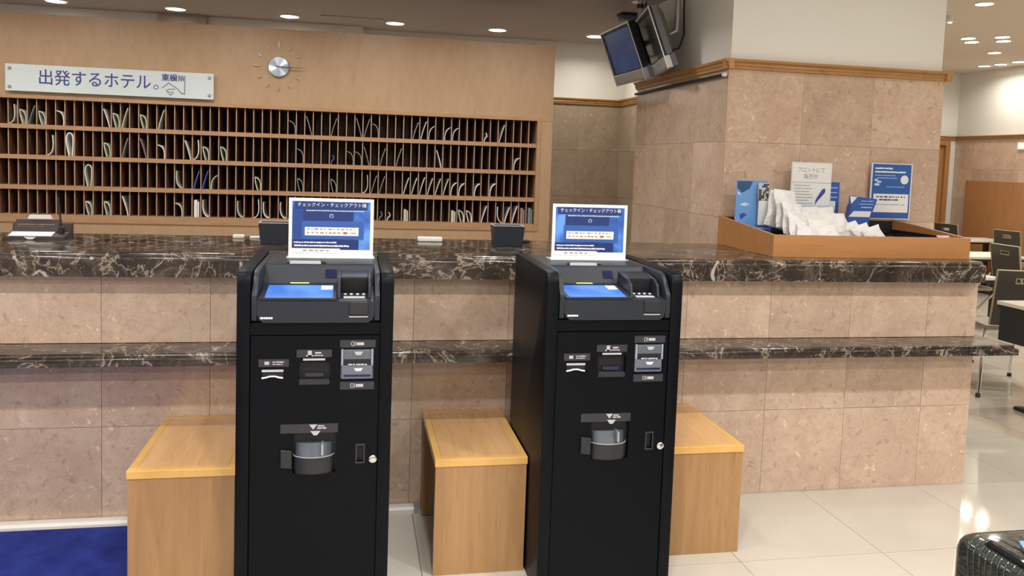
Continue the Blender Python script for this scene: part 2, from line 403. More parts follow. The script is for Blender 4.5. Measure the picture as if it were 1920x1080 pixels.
b.obj('duct', mat('duct_white', (.78,.76,.72), .4), cdct); B(1.2255,-.054,0,1.245,-.004,.034).obj('end_cap', M['steel'], cdct)
tag(B(-2.4,-3.2,.0005,.234,-.056,.008).obj('carpet', M['carpet']), 'deep blue carpet on the floor at lower left', 'carpet')

# ================================================================ PIGEONHOLE CABINET
pc = thing('pigeonhole_cabinet', 'tall wood panelled pigeonhole cabinet behind the counter', 'cabinet', (0,1.8,0))
XL, XR, PIT_ = -1.308, 2.1022, .05015
B(-1.9,0,1.747,2.204,.36,2.229).obj('upper_panel', M['panel'], pc)
B(XR+.001,0,.4,2.204,.36,1.746).obj('right_panel', M['panel'], pc)
B(-1.9,0,.4,XL-.001,.36,1.746).obj('left_panel', M['panel'], pc)
B(XL,0,.4,XR,.36,1.055).obj('lower_panel', M['panel'], pc)
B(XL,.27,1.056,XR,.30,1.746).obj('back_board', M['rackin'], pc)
ROWS = [(1.600,1.7465),(1.425,1.575),(1.2505,1.400),(1.081,1.225)]
for z0, z1 in ((1.575,1.600),(1.400,1.425),(1.225,1.2505),(1.056,1.081)):
    B(XL,.002,z0,XR,.269,z1).obj('shelf', M['rack'], pc)
for z0, z1 in ROWS:
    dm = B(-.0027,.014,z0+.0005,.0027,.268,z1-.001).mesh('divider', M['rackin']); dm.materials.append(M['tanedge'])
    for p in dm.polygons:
        if p.normal.y < -.5: p.material_index = 1  # tan fronts; sides keep the darker wood, shade painted in
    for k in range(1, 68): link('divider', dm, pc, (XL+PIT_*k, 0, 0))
MB().plate(XL-.02,XR+.024,1.036,1.768,-.006,-.0005,[(XL,XR,1.056,1.747)]).obj('opening_frame', M['rack'], pc)

LEAVES = [(0,6,'J','g'),(0,7,'D','g'),(0,8,'/','t'),(0,9,'D','g'),(0,11,'a','w'),(0,16,'\\','w'),(0,17,'D','g'),(0,18,'/','g'),(0,20,'D','g'),(0,22,'/','g'),(0,37,'a','d'),(0,39,'\\','d'),(0,42,'/','d'),(0,45,'\\','d'),(0,46,'/','d'),(0,47,'a','d'),(0,52,'/','d'),(0,53,'/','g'),(0,54,'(','g'),(0,56,'(','g'),(0,57,'(','g'),(0,61,'s','w'),(0,63,'/','g'),
(1,10,'J','w'),(1,12,'O','w'),(1,16,'D','g'),(1,18,'/','d'),(1,20,'\\','p'),(1,22,'a','w'),(1,25,'\\','w'),(1,26,'J','w'),(1,27,'D','g'),(1,29,'D','g'),(1,38,'a','d'),(1,42,'s','b'),(1,44,'a','d'),(1,45,'a','d'),(1,46,'\\','d'),(1,48,'/','d'),(1,50,'/','d'),(1,55,'\\','w'),(1,65,'(','g'),
(2,14,'O','g'),(2,24,'L','g'),(2,26,'/','b'),(2,27,'/','b'),(2,28,'(','g'),(2,33,'D','g'),(2,38,'D','d'),(2,42,'D','d'),(2,46,'J','g'),(2,47,'/','d'),(2,48,'/','d'),(2,51,'/','g'),(2,52,'/','g'),(2,53,'/','g'),(2,54,'/','g'),(2,55,'/','g'),(2,56,'/','g'),(2,57,'(','w'),(2,58,'(','w'),(2,60,'(','w'),(2,62,'(','w'),
(3,14,'D','g'),(3,16,'D','g'),(3,18,'\\','w'),(3,24,'a','g'),(3,26,'B','w'),(3,27,'L','w'),(3,31,'L','g'),(3,33,'J','w'),(3,34,'L','w'),(3,36,'L','w'),(3,48,'s','d'),(3,49,'s','w'),(3,51,'B','y'),(3,57,'B','y'),(3,58,'D','w'),(3,59,'D','w'),(3,61,'/','w'),(3,63,'L','w'),(3,64,'/','w'),(3,65,'/','w'),(3,66,'B','p'),(3,67,'B','t')]
PROF = {'a': [[(.019,0),(.0195,.03),(.014,.058),(.001,.076),(-.019,.084)]],
 'D': [[(.019,0),(.0195,.03),(.014,.055),(.002,.072),(-.016,.080)], [(-.014,.078),(-.011,.05),(-.004,.02),(.002,.0)]],
 '(': [[(-.017,0),(-.0165,.025),(-.010,.052),(.002,.070),(.018,.082)]],
 'J': [[(-.020,.003),(-.008,.006),(.006,.026),(.011,.06),(.008,.115)]],
 'L': [[(.020,.003),(.006,.008),(-.008,.028),(-.014,.06),(-.013,.105)]],
 '/': [[(-.017,0),(-.004,.05),(.016,.110)]], '\\': [[(.017,0),(.004,.05),(-.016,.110)]],
 'O': [[(-.004,0),(-.018,.075),(-.016,.112),(-.002,.130),(.013,.120),(.019,.09),(.015,0)]],
 's': [[(-.015,0),(-.009,.02),(.004,.035),(-.004,.055)]]}
NAMEC = {'g':'pale green','w':'off-white','t':'grey-teal','d':'dark grey','p':'dull pink','b':'blue','y':'pale yellow'}
NAMES = {'a':'arched leaflet','D':'folded arching brochure','(':'curled leaflet','J':'upswept leaflet','L':'slumped leaflet','/':'leaflet leaning right','\\':'leaflet leaning left','O':'looped sheet','s':'small crumpled slip','B':'upright booklet'}
ROWN = ['top row','second row','third row','bottom row']
cnt = {}
def ordn(i): return ['first','second','third','fourth','fifth','sixth','seventh','eighth','ninth','tenth','eleventh','twelfth','13th','14th','15th','16th','17th','18th','19th','20th','21st','22nd','23rd','24th','25th'][i]
for r, k, t, c in LEAVES:
    i = cnt.get(r, 0); cnt[r] = i+1
    m = MB(); dep = rnd.uniform(.14, .2); hs = rnd.uniform(.95, 1.05)
    if t == 'B':
        hh = .10 if c != 'y' else .075
        m.box(-.012,0,0,.004,dep,hh*hs); m.box(.007,0,0,.015,dep,hh*.9*hs)
    else:
        for pr in PROF[t]:
            # smooth the polyline, give it a paper thickness, extrude into the slot
            pts = [Vector((x*.98, z*hs)) for x, z in pr]
            sm = []
            for q in range(len(pts)-1):
                p0, p1, p2, p3 = pts[max(q-1,0)], pts[q], pts[q+1], pts[min(q+2,len(pts)-1)]
                for u in range(4):
                    s_ = u/4; sm.append(.5*((2*p1)+(p2-p0)*s_+(2*p0-5*p1+4*p2-p3)*s_*s_+(3*p1-p0-3*p2+p3)*s_**3))
            sm.append(pts[-1]); th = .0042 if t != 'O' else .0055
            nr = []
            for q in range(len(sm)):
                d = (sm[min(q+1,len(sm)-1)]-sm[max(q-1,0)]).normalized(); nr.append(Vector((-d.y, d.x))*th/2)
            poly = [(p+n_) for p, n_ in zip(sm, nr)]+[(p-n_) for p, n_ in zip(reversed(sm), reversed(nr))]
            N = len(sm); vv = [(max(-.0215, min(.0215, p.x)), y, max(p.y, 0)) for y in (0, dep) for p in poly]; ff = []
            for q in range(2*N): ff.append((q, (q+1)%(2*N), (q+1)%(2*N)+2*N, q+2*N))
            for q in range(N-1):
                ff.append((q, 2*N-1-q, 2*N-2-q, q+1)); ff.append((2*N+q+1, 4*N-2-q, 4*N-1-q, 2*N+q))
            m.add(vv, ff)
    o = m.obj('leaflet', LEAF[c]); o.location = (XL+PIT_*(k+.5), 1.8+rnd.uniform(.006,.014), ROWS[r][0]+.0008)
    tag(o, f'{NAMEC[c]} {NAMES[t]} in the {ROWN[r]} of pigeonholes, {ordn(i)} paper from the left', 'leaflet', 'papers standing in the pigeonholes')

# wall sign
ws = thing('wall_sign', 'long milky acrylic sign with blue Japanese lettering above the pigeonholes', 'sign', (-1.006,1.79,1.862))
B(0,-.016,-.0765,1.128,-.008,.0765).obj('board', M['acry'], ws, bev=.002)
for x in (.024,1.104):
    for z in (-.052,.052): MB().lathe([(.0085,-.0165),(.0085,-.0225),(.006,-.025),(.0005,-.025)], (x,0,z), 14, 'y').obj('bolt', M['steel'], ws, True); B(x-.005,-.009,z-.005,x+.005,.0095,z+.005).obj('standoff', M['steel'], ws)
text('lettering', '出発するホテル', .094, (.475,-.0165,.002), M['inkblue'], ws, bold=.0006, sx=.93)
text('full_stop', '。', .094, (.835,-.0165,.002), mat('teal_ink', (.10,.24,.34), .4), ws, bold=.0006)
text('logo_lettering', '東横', .044, (.880,-.0165,.038), M['inkblue'], ws, sx=1.0, bold=.001)
text('logo_lettering', 'INN', .046, (.9445,-.0165,.038), M['inkblue'], ws, sx=.40, bold=.0012)
lg = MB()
def stroke(p, q, wd, y, mb):
    p = Vector(p); q = Vector(q); d = (q-p).normalized(); nn = Vector((-d.y, d.x))*wd/2
    mb.prism([(p+nn)[:], (q+nn)[:], (q-nn)[:], (p-nn)[:]], 'y', y-.0006, y)
for p, q in (((.838,-.022),(.875,.010)),((.875,.010),(.925,-.022)),((.925,-.022),(.948,-.050)),((.965,.056),(.965,-.052)),((.965,-.052),(.948,-.044))): stroke(p, q, .006, -.0165, lg)
for p, q in (((.862,-.034),(.885,-.062)),((.862,-.034),(.880,-.026)),((.880,-.026),(.912,-.024)),((.885,-.062),(.903,-.046)),((.903,-.046),(.892,-.038)),((.872,-.040),(.890,-.046))): stroke(p, q, .005, -.0165, lg)
lg.obj('logo_lines', mat('grey_green_ink', (.22,.26,.26), .5), ws)

# clock
ck = thing('wall_clock', 'round brushed metal wall clock with separate hour marks', 'clock', (.492,1.80,2.002))
MB().lathe([(.0605,-.0005),(.0615,-.016),(.058,-.020),(.002,-.0215)], (0,0,0), 48, 'y').obj('disc', M['clock'], ck, True)
for h in range(12):
    a = h*PI/6; r_in, r_out = (.113,.146) if h%3 == 0 else (.118,.140)
    if h == 3: continue
    b = B(-.003,-.008,r_in,.003,-.0004,r_out).xf(Matrix.Rotation(a, 4, 'Y')); b.obj('hour_mark', M['chrome'] if h in (0,10,5) else M['tick'], ck)
B(-.0022,-.0265,-.02,.0022,-.0245,.142).xf(Matrix.Rotation(math.radians(91), 4, 'Y')).obj('minute_hand', M['hand'], ck)
B(-.0035,-.0242,-.012,.0035,-.0224,.080).xf(Matrix.Rotation(math.radians(93), 4, 'Y')).obj('hour_hand', M['hand'], ck)
MB().lathe([(.006,-.0215),(.006,-.028),(.001,-.0285)], (0,0,0), 12, 'y').obj('hub', M['hand'], ck, True)

# ================================================================ KIOSKS
KW, KD, KH = .476, .556, 1.118
def kiosk(loc, label, signx, signlabel):
    k = thing('check_in_kiosk', label, 'kiosk', loc)
    for x0, x1 in ((0,.040),(KW-.040,KW)):
        pr = [(0,.0),(KD,.0),(KD,KH),(.034,KH),(.020,KH-.004),(.009,KH-.012),(.003,KH-.023),(0,KH-.036)]
        MB().prism(pr, 'x', x0, x1).obj('side_panel', M['blackside'] if 0 else M['black'], k, True, bev=.002)
    hw = [(.186,.284,.776,.835),(.314,.418,.775,.875),(.172,.306,.478,.607),(.370,.392,.508,.563)]
    MB().plate(.0425,KW-.0425,.045,.917,.004,.022,hw).obj('door', M['black'], k)
    B(.0405,.022,.03,KW-.0405,KD-.004,.955).obj('cabinet_body', M['void'], k)
    B(.0405,.006,.920,KW-.0405,.022,.958).obj('upper_rail', M['black'], k)
    B(.02,.03,0,KW-.02,KD-.02,.03).obj('plinth', M['void'], k)
    # console: cheeks, front, deck, rear hood
    x0, x1 = .0435, KW-.0435
    dk0 = [(.0205,.9595),(.0205,1.0235),(-.003,1.0265),(.196,1.0525),(.236,KH-.010),(.244,KH-.005),(KD-.011,KH-.005),(KD-.011,.9595)]
    chk = [(-.004,.985),(.0,.966),(.02,.9585),(KD-.01,.9585),(KD-.01,KH-.004),(.085,KH-.004),(.058,KH-.010),(.034,KH-.026),(.014,KH-.052),(-.002,1.045),(-.004,1.030)]
    co = MB().prism(dk0, 'x', x0+.0165, x1-.0165).obj('console', M['char'], k)
    for a0 in (x0, x1-.016): MB().prism(chk, 'x', a0, a0+.016).obj('cheek', M['char'], co, True, bev=.0015)
    fr = [(x0+.016,1.0255),(x1-.016,1.0255),(x1-.0165,.985),(x1-.022,.970),(x1-.036,.9590),(x0+.036,.9590),(x0+.022,.970),(x0+.0165,.985)]
    MB().prism(fr, 'y', -.004, .02).obj('front_face', M['char'], co, bev=.001)
    sl = math.atan2(1.0525-1.0265, .199); DM = Matrix.Translation((0,-.003,1.0265)) @ Matrix.Rotation(sl, 4, 'X')   # local y along deck
    bz = MB()
    for a in ((.066,.006,.298,.016),(.066,.170,.298,.186),(.066,.016,.079,.170),(.286,.016,.298,.170)): bz.box(a[0],a[1],.0005,a[2],a[3],.007)
    bz.xf(DM).obj('bezel', M['char'], co)
    B(.0795,.0165,.0008,.2855,.1695,.003).xf(DM).obj('screen', M['kscreen'], co)
    bb = MB(); bb.box(.247,.118,.0031,.283,.164,.0034); bb.xf(DM).obj('screen_icon', M['wprint'], co)
    B(.146,.173,.0072,.206,.183,.0085).xf(DM).obj('yellow_strip', M['yellow'], co)
    # reader hood on the right of the deck
    hx0, hx1 = .306, .400
    hp = [(.030,.0),(.050,.040),(.085,.052),(.192,.050),(.192,.0)]
    hd = MB().prism(hp, 'x', hx0-.006, hx0+.004).prism(hp, 'x', hx1-.004, hx1+.006); hd.box(hx0+.004,.105,.001,hx1-.004,.192,.050)
    hd.xf(DM).obj('reader_hood', M['char'], co, bev=.003)
    B(hx0+.006,.098,.002,hx1-.006,.1045,.044).xf(DM).obj('reader_mouth', M['void'], co)
    bb = MB()
    for q in range(4): bb.lathe([(.0048,.001),(.0048,.004),(.001,.0045)], (hx0+.018+q*.0195,.070,0), 10)
    bb.xf(DM).obj('indicator_lamps', M['wprint'], co)
    B(hx0+.014,.028,.001,hx1-.014,.046,.003).xf(DM).obj('arrow_mark', M['lgrey'], co)
    B(.338,-.0095,.986,.396,-.0045,1.026).obj('reader_pocket', M['char2'], co, bev=.002)
    B(.338,-.0055,.9765,.396,-.0042,.980).obj('pocket_line', M['lgrey'], co)
    bars('maker_mark', [(.070,.9715,.079,.9775),(.0800,.9715,.0855,.9775),(.0865,.9715,.0935,.9775),(.0945,.9715,.100,.9775),(.101,.9715,.107,.9775)], -.0045, M['wprint'], co, .0008)
    # rear wall details
    BM = Matrix.Translation((0,.196,1.0525)) @ Matrix.Rotation(math.atan2(KH-.010-1.0525, .04), 4, 'X')
    B(.256,.020,.0004,.294,.052,.0014).xf(BM).obj('sensor_window', M['navy'], co)
    B(.318,.034,.0004,.398,.040,.0016).xf(BM).obj('receipt_slot', M['void'], co)
    MB().prism([(.128,.246),(.258,.246),(.246,.292),(.140,.292)], 'z', KH-.0048, KH-.0015).obj('card_tray', M['void'], co)
    MB().prism([(.138,.240),(.240,.240),(.234,.253),(.144,.253)], 'z', KH-.006, KH+.003).obj('card_lip', mat('pale_lip', (.55,.57,.60), .35), co)
    # door labels and slots
    def lab(x0, z0, x1, z1): return B(x0,.0022,z0,x1,.004,z1).obj('label_plate', M['lab'], k)
    lab(.066,.820,.157,.844); lab(.180,.849,.287,.873); lab(.312,.879,.422,.903); lab(.314,.744,.420,.769)
    r = random.Random(3)
    bars('label_print', textbars(.084,.104,.832,.013,r)+textbars(.108,.142,.835,.005,r)+textbars(.108,.138,.828,.004,r), .0022, M['lgrey'], k)
    bars('label_print', [(.214,.852,.226,.870),(.209,.852,.231,.856)]+textbars(.236,.260,.863,.008,r)+textbars(.234,.262,.855,.004,r), .0022, M['lgrey'], k)
    for zc in (.891,.757):
        bars('label_print', [(.346,zc-.007,.356,zc-.005),(.346,zc+.005,.356,zc+.007),(.346,zc-.007,.348,zc+.007),(.354,zc-.007,.356,zc+.007),(.358,zc-.007,.360,zc+.007)]+textbars(.363,.388,zc,.010,r), .0022, M['lgrey'], k)
    B(.076,.0015,.804,.141,.004,.811).obj('light_bar', M['lgrey'], k); B(.200,.0015,.839,.267,.004,.845).obj('light_bar', M['lgrey'], k)
    B(.078,.0030,.790,.140,.004,.802).obj('ticket_slot', M['void'], k)
    lp = [(.076,.783),(.090,.785),(.100,.7885),(.116,.7885),(.126,.785),(.140,.783),(.140,.787),(.128,.789),(.117,.7925),(.099,.7925),(.089,.789),(.076,.787)]
    MB().prism(lp, 'y', -.001, .004).obj('ticket_lip', M['wprint'], k)
    # card bay
    B(.187,.030,.777,.283,.060,.834).obj('bay_back', M['void'], k)
    MB().prism([(.0,.762),(.0,.778),(.022,.782),(.022,.762)], 'x', .188, .282).obj('bay_lip', M['char2'], k, bev=.001)
    B(.206,.012,.784,.262,.028,.796).obj('bay_card', M['navy'] if loc[0] > 1.2 else M['lab'], k)
    # bank-note unit
    B(.3145,.014,.7755,.4175,.03,.8745).obj('note_unit', M['billgrey'], k)
    nu = k.children[-1]
    B(.322,.0005,.832,.410,.0139,.872).obj('note_hood', mat('hood_grey', (.10,.12,.15), .3), k, bev=.003)
    B(.325,-.0002,.829,.407,.0005,.842).obj('note_slot', M['void'], k)
    MB().box(.3165,-.002,.822,.3225,.0138,.874).box(.4095,-.002,.822,.4155,.0138,.874).obj('note_rail', mat('rail_grey', (.30,.33,.38), .3), k, bev=.001)
    B(.317,.004,.777,.415,.0139,.821).obj('note_tray', M['billgrey'], k, bev=.003)
    MB().prism([(.356,.866),(.384,.866),(.377,.855),(.363,.855)], 'y', -.0010, .0004).obj('arrow_mark', M['lgrey'], k)
    MB().prism([(.356,.812),(.384,.812),(.378,.803),(.362,.803)], 'y', .0028, .0039).obj('arrow_mark', M['wprint'], k)
    B(.324,.0024,.785,.409,.0039,.7915).obj('note_slot', M['navy'], k)
    bars('label_print', textbars(.338,.396,.8245,.006,r), .0006, M['lgrey'], k)
    # coin cup
    lab(.134,.607,.310,.636)
    MB().prism([(.222,.634),(.246,.634),(.234,.618)], 'y', .0008, .0021).obj('arrow_mark', M['lgrey'], k)
    bars('label_print', textbars(.248,.268,.629,.006,r)+textbars(.246,.274,.622,.006,r), .0022, M['lgrey'], k)
    MB().prism([(.226,.613),(.256,.613),(.246,.600),(.236,.600)], 'y', -.001, .0021).obj('arrow_mark', M['lgrey'], k)
    B(.1725,.024,.4785,.3055,.075,.6065).obj('cup_recess', M['void'], k)
    cx = .236
    def arc(rx, ry, z, n=14): return [(cx-rx*math.cos(PI*i/n), .020-ry*math.sin(PI*i/n), z) for i in range(n+1)]
    cup = MB(); A = [arc(.056,.030,.474), arc(.0625,.040,.482), arc(.064,.043,.534), arc(.060,.039,.534), arc(.058,.037,.490)]
    cup.rings([a+[(cx+.05,.0235,a[0][2]),(cx-.05,.0235,a[0][2])] for a in A]).obj('coin_cup', M['char2'], k, True)
    rim = MB().tube([Vector(p)+Vector((0,0,.001)) for p in arc(.0635,.0425,.534)], .0018, 6).obj('cup_rim', M['lgrey'] if 0 else mat('rim_grey', (.30,.30,.32), .3), k, True)
    fp = [arc(.058,.034,.528), arc(.058,.010,.572)]
    fl_ = MB(); n_ = len(fp[0]); fl_.rings([[*fp[0], (cx+.058,.0215,.528), (cx-.058,.0215,.528)], [*fp[1], (cx+.058,.0215,.572), (cx-.058,.0215,.572)]]).obj('cup_flap', M['flap'], k, True)
    B(cx+.024,-.017,.540,cx+.031,.020,.575).obj('flap_strip', M['steel'], k)
    MB().prism([(.136,.557),(.170,.552),(.170,.496),(.136,.500)], 'y', -.006, .004).obj('cup_side', M['char2'], k, bev=.002)
    # latch recess and lock
    B(.3705,.016,.5085,.3915,.022,.5625).obj('latch_recess', M['void'], k)
    MB().plate(.3665,.3955,.504,.567,.001,.004,[(.3705,.3915,.5085,.5625)]).obj('latch_frame', M['lab'], k)
    MB().lathe([(.0125,.004),(.0125,-.004),(.010,-.006),(.0005,-.006)], (.421,0,.518), 20, 'y').obj('lock', M['chrome'], k, True)
    # sign board standing on top
    s = thing('sign_board', signlabel, 'sign', (loc[0]+signx, loc[1]+.407, KH-.0045))
    B(0,-.004,.0005,.297,0,.213).obj('board', M['paper'], s, bev=.001)
    B(-.006,-.02,0,.303,.06,.0005+.0015).obj('foot', M['clear'], s)
    B(.012,-.0046,.030,.285,-.0041,.202).obj('print', M['photo'], s); pr = s.children[-1]
    B(.050,-.0051,.124,.225,-.0046,.172).obj('dark_panel', M['blueprint'], pr); B(.012,-.0051,.030,.245,-.0046,.066).obj('dark_panel', M['blueprint'], pr)
    B(.045,-.0056,.068,.262,-.0051,.132).obj('info_panel', M['bluemid'], pr); B(.056,-.0061,.080,.244,-.0056,.110).obj('white_panel', M['paper'], pr)
    B(.020,-.0051,.174,.275,-.0046,.200).obj('dark_panel', M['blueprint'], pr)
    text('headline', 'チェックイン・チェックアウト機', .0165, (.150,-.0053,.189), M['wprint'], pr, sx=.98)
    r = random.Random(5)
    bars('small_print', textbars(.060,.262,.169,.004,r,.1), -.0054, M['paleblue'], pr)
    MB().tube([(.148+.0062*math.cos(a_*.62), -.0054, .150+.0062*math.sin(a_*.62)) for a_ in range(-2,8)], .0013, 6).obj('emblem', M['paleblue'], pr)
    bars('small_print', textbars(.064,.238,.103,.005,r,.9)+textbars(.064,.185,.090,.005,r,.9)+textbars(.216,.238,.090,.005,r), -.0061, M['greyink'], pr)
    bars('red_print', [(.190,.0865,.204,.0935)], -.0061, M['red'], pr)
    bars('small_print', textbars(.018,.170,.055,.006,r,.15)+textbars(.020,.215,.043,.007,r,.1), -.0051, M['wprint'], pr)
    B(.010,-.0056,.018,.180,-.0041,.034).obj('paper_strip', M['paper'], s)
    bars('small_print', textbars(.050,.140,.026,.006,r,.8), -.0056, M['greyink'], s)
    return k
kiosk((.608,-.793,0), 'black self check-in kiosk between the left and middle wooden benches', .120, 'white-edged blue check-in sign standing on the left kiosk')
kiosk((1.590,-.762,0), 'black self check-in kiosk right of the middle wooden bench', .107, 'white-edged blue check-in sign standing on the right kiosk')

# ================================================================ BENCHES
def bench(x0, x1, y0, y1, label):
    t = thing('wooden_bench', label, 'bench', (x0, y0, 0)); W, D, H = x1-x0, y1-y0, .425
    e = .026
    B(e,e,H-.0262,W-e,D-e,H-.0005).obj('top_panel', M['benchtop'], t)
    B(0,0,H-.027,W,e-.0006,H).obj('edge_band', M['edge'], t, bev=.0015)
    B(0,D-e+.0006,H-.027,W,D,H).obj('edge_band', M['edge'], t, bev=.0015)
    B(0,e,H-.027,e-.0006,D-e,H).obj('edge_band', M['edge'], t, bev=.0015)
    B(W-e+.0006,e,H-.027,W,D-e,H).obj('edge_band', M['edge'], t, bev=.0015)
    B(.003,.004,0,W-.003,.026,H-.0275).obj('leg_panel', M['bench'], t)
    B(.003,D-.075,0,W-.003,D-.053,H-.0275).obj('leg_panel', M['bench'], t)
    B(.05,.03,H-.10,W-.05,D-.08,H-.0275).obj('rail', M['rackin'], t)
bench(.239,.582,-.585,-.006, 'low wooden bench left of the left kiosk, beside the blue carpet')
bench(1.252,1.586,-.578,-.004, 'low wooden bench standing between the two black kiosks')
bench(2.104,2.446,-.536,-.004, 'low wooden bench to the right of the right kiosk')

# ================================================================ THINGS ON THE COUNTER
ZT = 1.0884
mb = thing('memo_box', 'dark brown memo box with white slips and upright pen on the counter', 'memo box', (-.452,.30,ZT), .04)
brn = mat('dark_brown_card', (.05,.038,.034), .5)
MB().prism([(0,0),(.135,0),(.135,.062),(.09,.062),(.085,.030),(0,.014)], 'x', 0, .222).obj('base', brn, mb)
MB().prism([(.060,.030),(.096,.078),(.100,.076),(.066,.028)], 'x', .012, .180).obj('lid', brn, mb)
MB().prism([(.004,.0155),(.058,.0265),(.058,.0295),(.004,.0185)], 'x', .010, .172).obj('memo_paper', M['paper'], mb)
MB().prism([(.070,.013),(.085,.003),(.103,.003),(.116,.013)], 'y', -.003, .0035).obj('paper_tab', M['paper'], mb)
MB().prism([(.052,.080),(.062,.098),(.140,.098),(.150,.080)], 'y', .101, .104).obj('white_slip', M['paper'], mb)
rr = random.Random(2); bt = MB()
for x0_, z0_, x1_, z1_ in textbars(.022,.165,.030,.005,rr)+textbars(.022,.120,.018,.005,rr): bt.box(x0_,-.0008,z0_,x1_,0,z1_)
bt.xf(Matrix.Translation((0,.0640,.034)) @ Matrix.Rotation(-math.atan2(.036,.048),4,'X')).obj('gold_print', mat('gold_print', (.45,.38,.28), .5), mb)
MB().lathe([(.012,.020),(.012,.050),(.006,.056),(.002,.056)], (.198,.050,0), 12).obj('pen_holder', M['cable'], mb, True)
MB().tube([(.198,.050,.05),(.189,.055,.12),(.182,.060,.175)], .004, 8).obj('pen', M['cable'], mb, True)

def tub(loc, W, D, H, label):
    t = thing('black_tray_box', label, 'box', loc)
    def ring(i, z, ins=0): return [(-i+ins,-i+ins,z),(W+i-ins,-i+ins,z),(W+i-ins,D+i-ins,z),(-i+ins,D+i-ins,z)]
    MB().rings([ring(-.008,0),ring(0,H),ring(0,H,.005),ring(-.008,.01,.005)]).obj('body', mat('navy_black', (.014,.018,.030), .45), t, bev=.001)
    MB().box(-.0005,-.0005,H+.0002,W+.0005,.0048,H+.003).box(-.0005,D-.0048,H+.0002,W+.0005,D+.0005,H+.003).box(-.0005,.0048,H+.0002,.0048,D-.0048,H+.003).box(W-.0048,.0048,H+.0002,W+.0005,D-.0048,H+.003).obj('rim', M['lgrey'], t)
tub((1.590,.325,ZT), .145, .11, .093, 'small black open box on the counter near the right kiosk')
tub((.552,.268,ZT), .150, .11, .091, 'small black open box half hidden behind the left kiosk sign')
def small(name, x0, y0, w_, d_, h_, label, cat, m=None):
    o = B(0,0,0,w_,d_,h_).obj(name, m or M['paper'], None, True, bev=min(h_,d_)*.3); o.location = (x0,y0,ZT)
    return tag(o, label, cat)
o = small('white_holder', 1.253,.485,.118,.03,.022, 'white rounded bar lying at the rear of the counter between the kiosks', 'holder')
small('paper_pad', .414,.50,.050,.035,.016, 'small cream pad at the rear of the counter, left of the black box', 'paper pad', mat('cream_pad', (.8,.78,.6), .5))
small('paper_slip', .487,.515,.05,.03,.008, 'thin white slip beside the small cream pad on the counter', 'paper slip')
small('black_clip', 1.757,.50,.04,.02,.014, 'little dark clip behind the small black box on the counter', 'clip', M['cable'])

# ================================================================ AMENITY TRAY ON THE COUNTER
TX0, TX1, TY0, TY1 = 2.832, 3.855, .035, .622
tr = thing('amenity_tray', 'wide wooden amenity tray with sloped sides on the counter end', 'tray', (TX0,TY0,ZT))
TWd, TD = TX1-TX0, TY1-TY0; zf, zb = .102, .149
B(0,0,0,TWd,.014,zf).obj('front_board', M['tray'], tr, bev=.001)
for x in (0, TWd-.014): MB().prism([(.0145,0),(TD-.0145,0),(TD-.0145,zb-.001),(.0145,zf)], 'x', x, x+.014).obj('side_board', M['tray'], tr, bev=.001)
B(0,TD-.014,0,TWd,TD,zb).obj('back_board', M['tray'], tr, bev=.001)
B(.0145,.0145,0,TWd-.0145,TD-.0145,.012).obj('base_board', M['void'], tr)
for x in (.76,.90): B(x,.015,.0125,x+.004,TD-.015,.085).obj('divider', M['void'], tr)
for y in (.2,.4): B(.7645,y,.0125,TWd-.0145,y+.004,.080).obj('divider', M['void'], tr)
lin = MB(); lin.box(.0148,TD-.018,.0125,TWd-.0148,TD-.0145,zb-.008); lin.box(.0148,.0145,.0125,.0175,TD-.018,.09); lin.box(TWd-.0175,.0145,.0125,TWd-.0148,TD-.018,.095); lin.box(.0178,.0145,.0125,TWd-.0178,.0175,.09)
lin.obj('black_lining', M['void'], tr)
ZI = ZT+.0125
# blue display holder with sealed strip of packets
bh = thing('display_holder', 'tall light blue cardboard display holder at the left end of the tray', 'display holder', (2.857,.43,ZI), -.06)
B(0,.06,.0,.165,.064,.325).obj('back_card', M['lblueplas'], bh)
MB().prism([(0,0),(.062,0),(.062,.14),(0,.090)], 'x', -.003, .0).prism([(0,0),(.062,0),(.062,.14),(0,.090)], 'x', .165, .168).obj('side_card', M['lblueplas'], bh)
B(0,0,0,.165,.003,.088).obj('front_card', M['bluemid'], bh); B(-.003,-.003,.082,.168,-.0005,.094).obj('front_lip', M['lblueplas'], bh)
bars('printed_marks', [(.02+i*.026,.02,.028+i*.026,.075) for i in range(6)], -.0002, M['bluelt'], bh)
pt = MB(); pt.prism([(.004,.322),(.085,.322),(.07,.285),(.03,.262),(.004,.285)], 'y', .0592, .06)
pt.obj('printed_wave', mat('deep_teal', (.02,.09,.20), .5), bh)
pw = MB(); pw.prism([(.02,.20),(.045,.214),(.075,.205),(.05,.194)], 'y', .0592, .06); pw.prism([(.004,.27),(.02,.262),(.026,.248),(.008,.256)], 'y', .0592, .06); pw.obj('printed_cloud', M['paleblue'], bh)
MB().prism([(.022,.150),(.030,.125),(.060,.150),(.045,.162)], 'y', .0592, .06).obj('printed_fish', mat('fish_blue', (.03,.07,.42), .5), bh)
pk = thing('sealed_packet', 'long clear packet with black and white pattern in the blue holder', 'packet', (2.968,.452,ZI+.10), -.06)
B(0,0,0,.052,.012,.125).obj('white_part', M['paper'], pk, bev=.003)
ch = MB(); r = random.Random(4)
B(-.004,.001,.1255,.050,.011,.215).obj('pattern_part', mat('pattern_base', (.55,.55,.57), .4), pk)
for i in range(7):
    for j in range(9):
        if r.random() < .55: ch.box(-.003+i*.0075,.0002,.127+j*.0095,.0035+i*.0075,.0009,.1355+j*.0095)
ch.obj('black_pattern', M['cable'], pk)
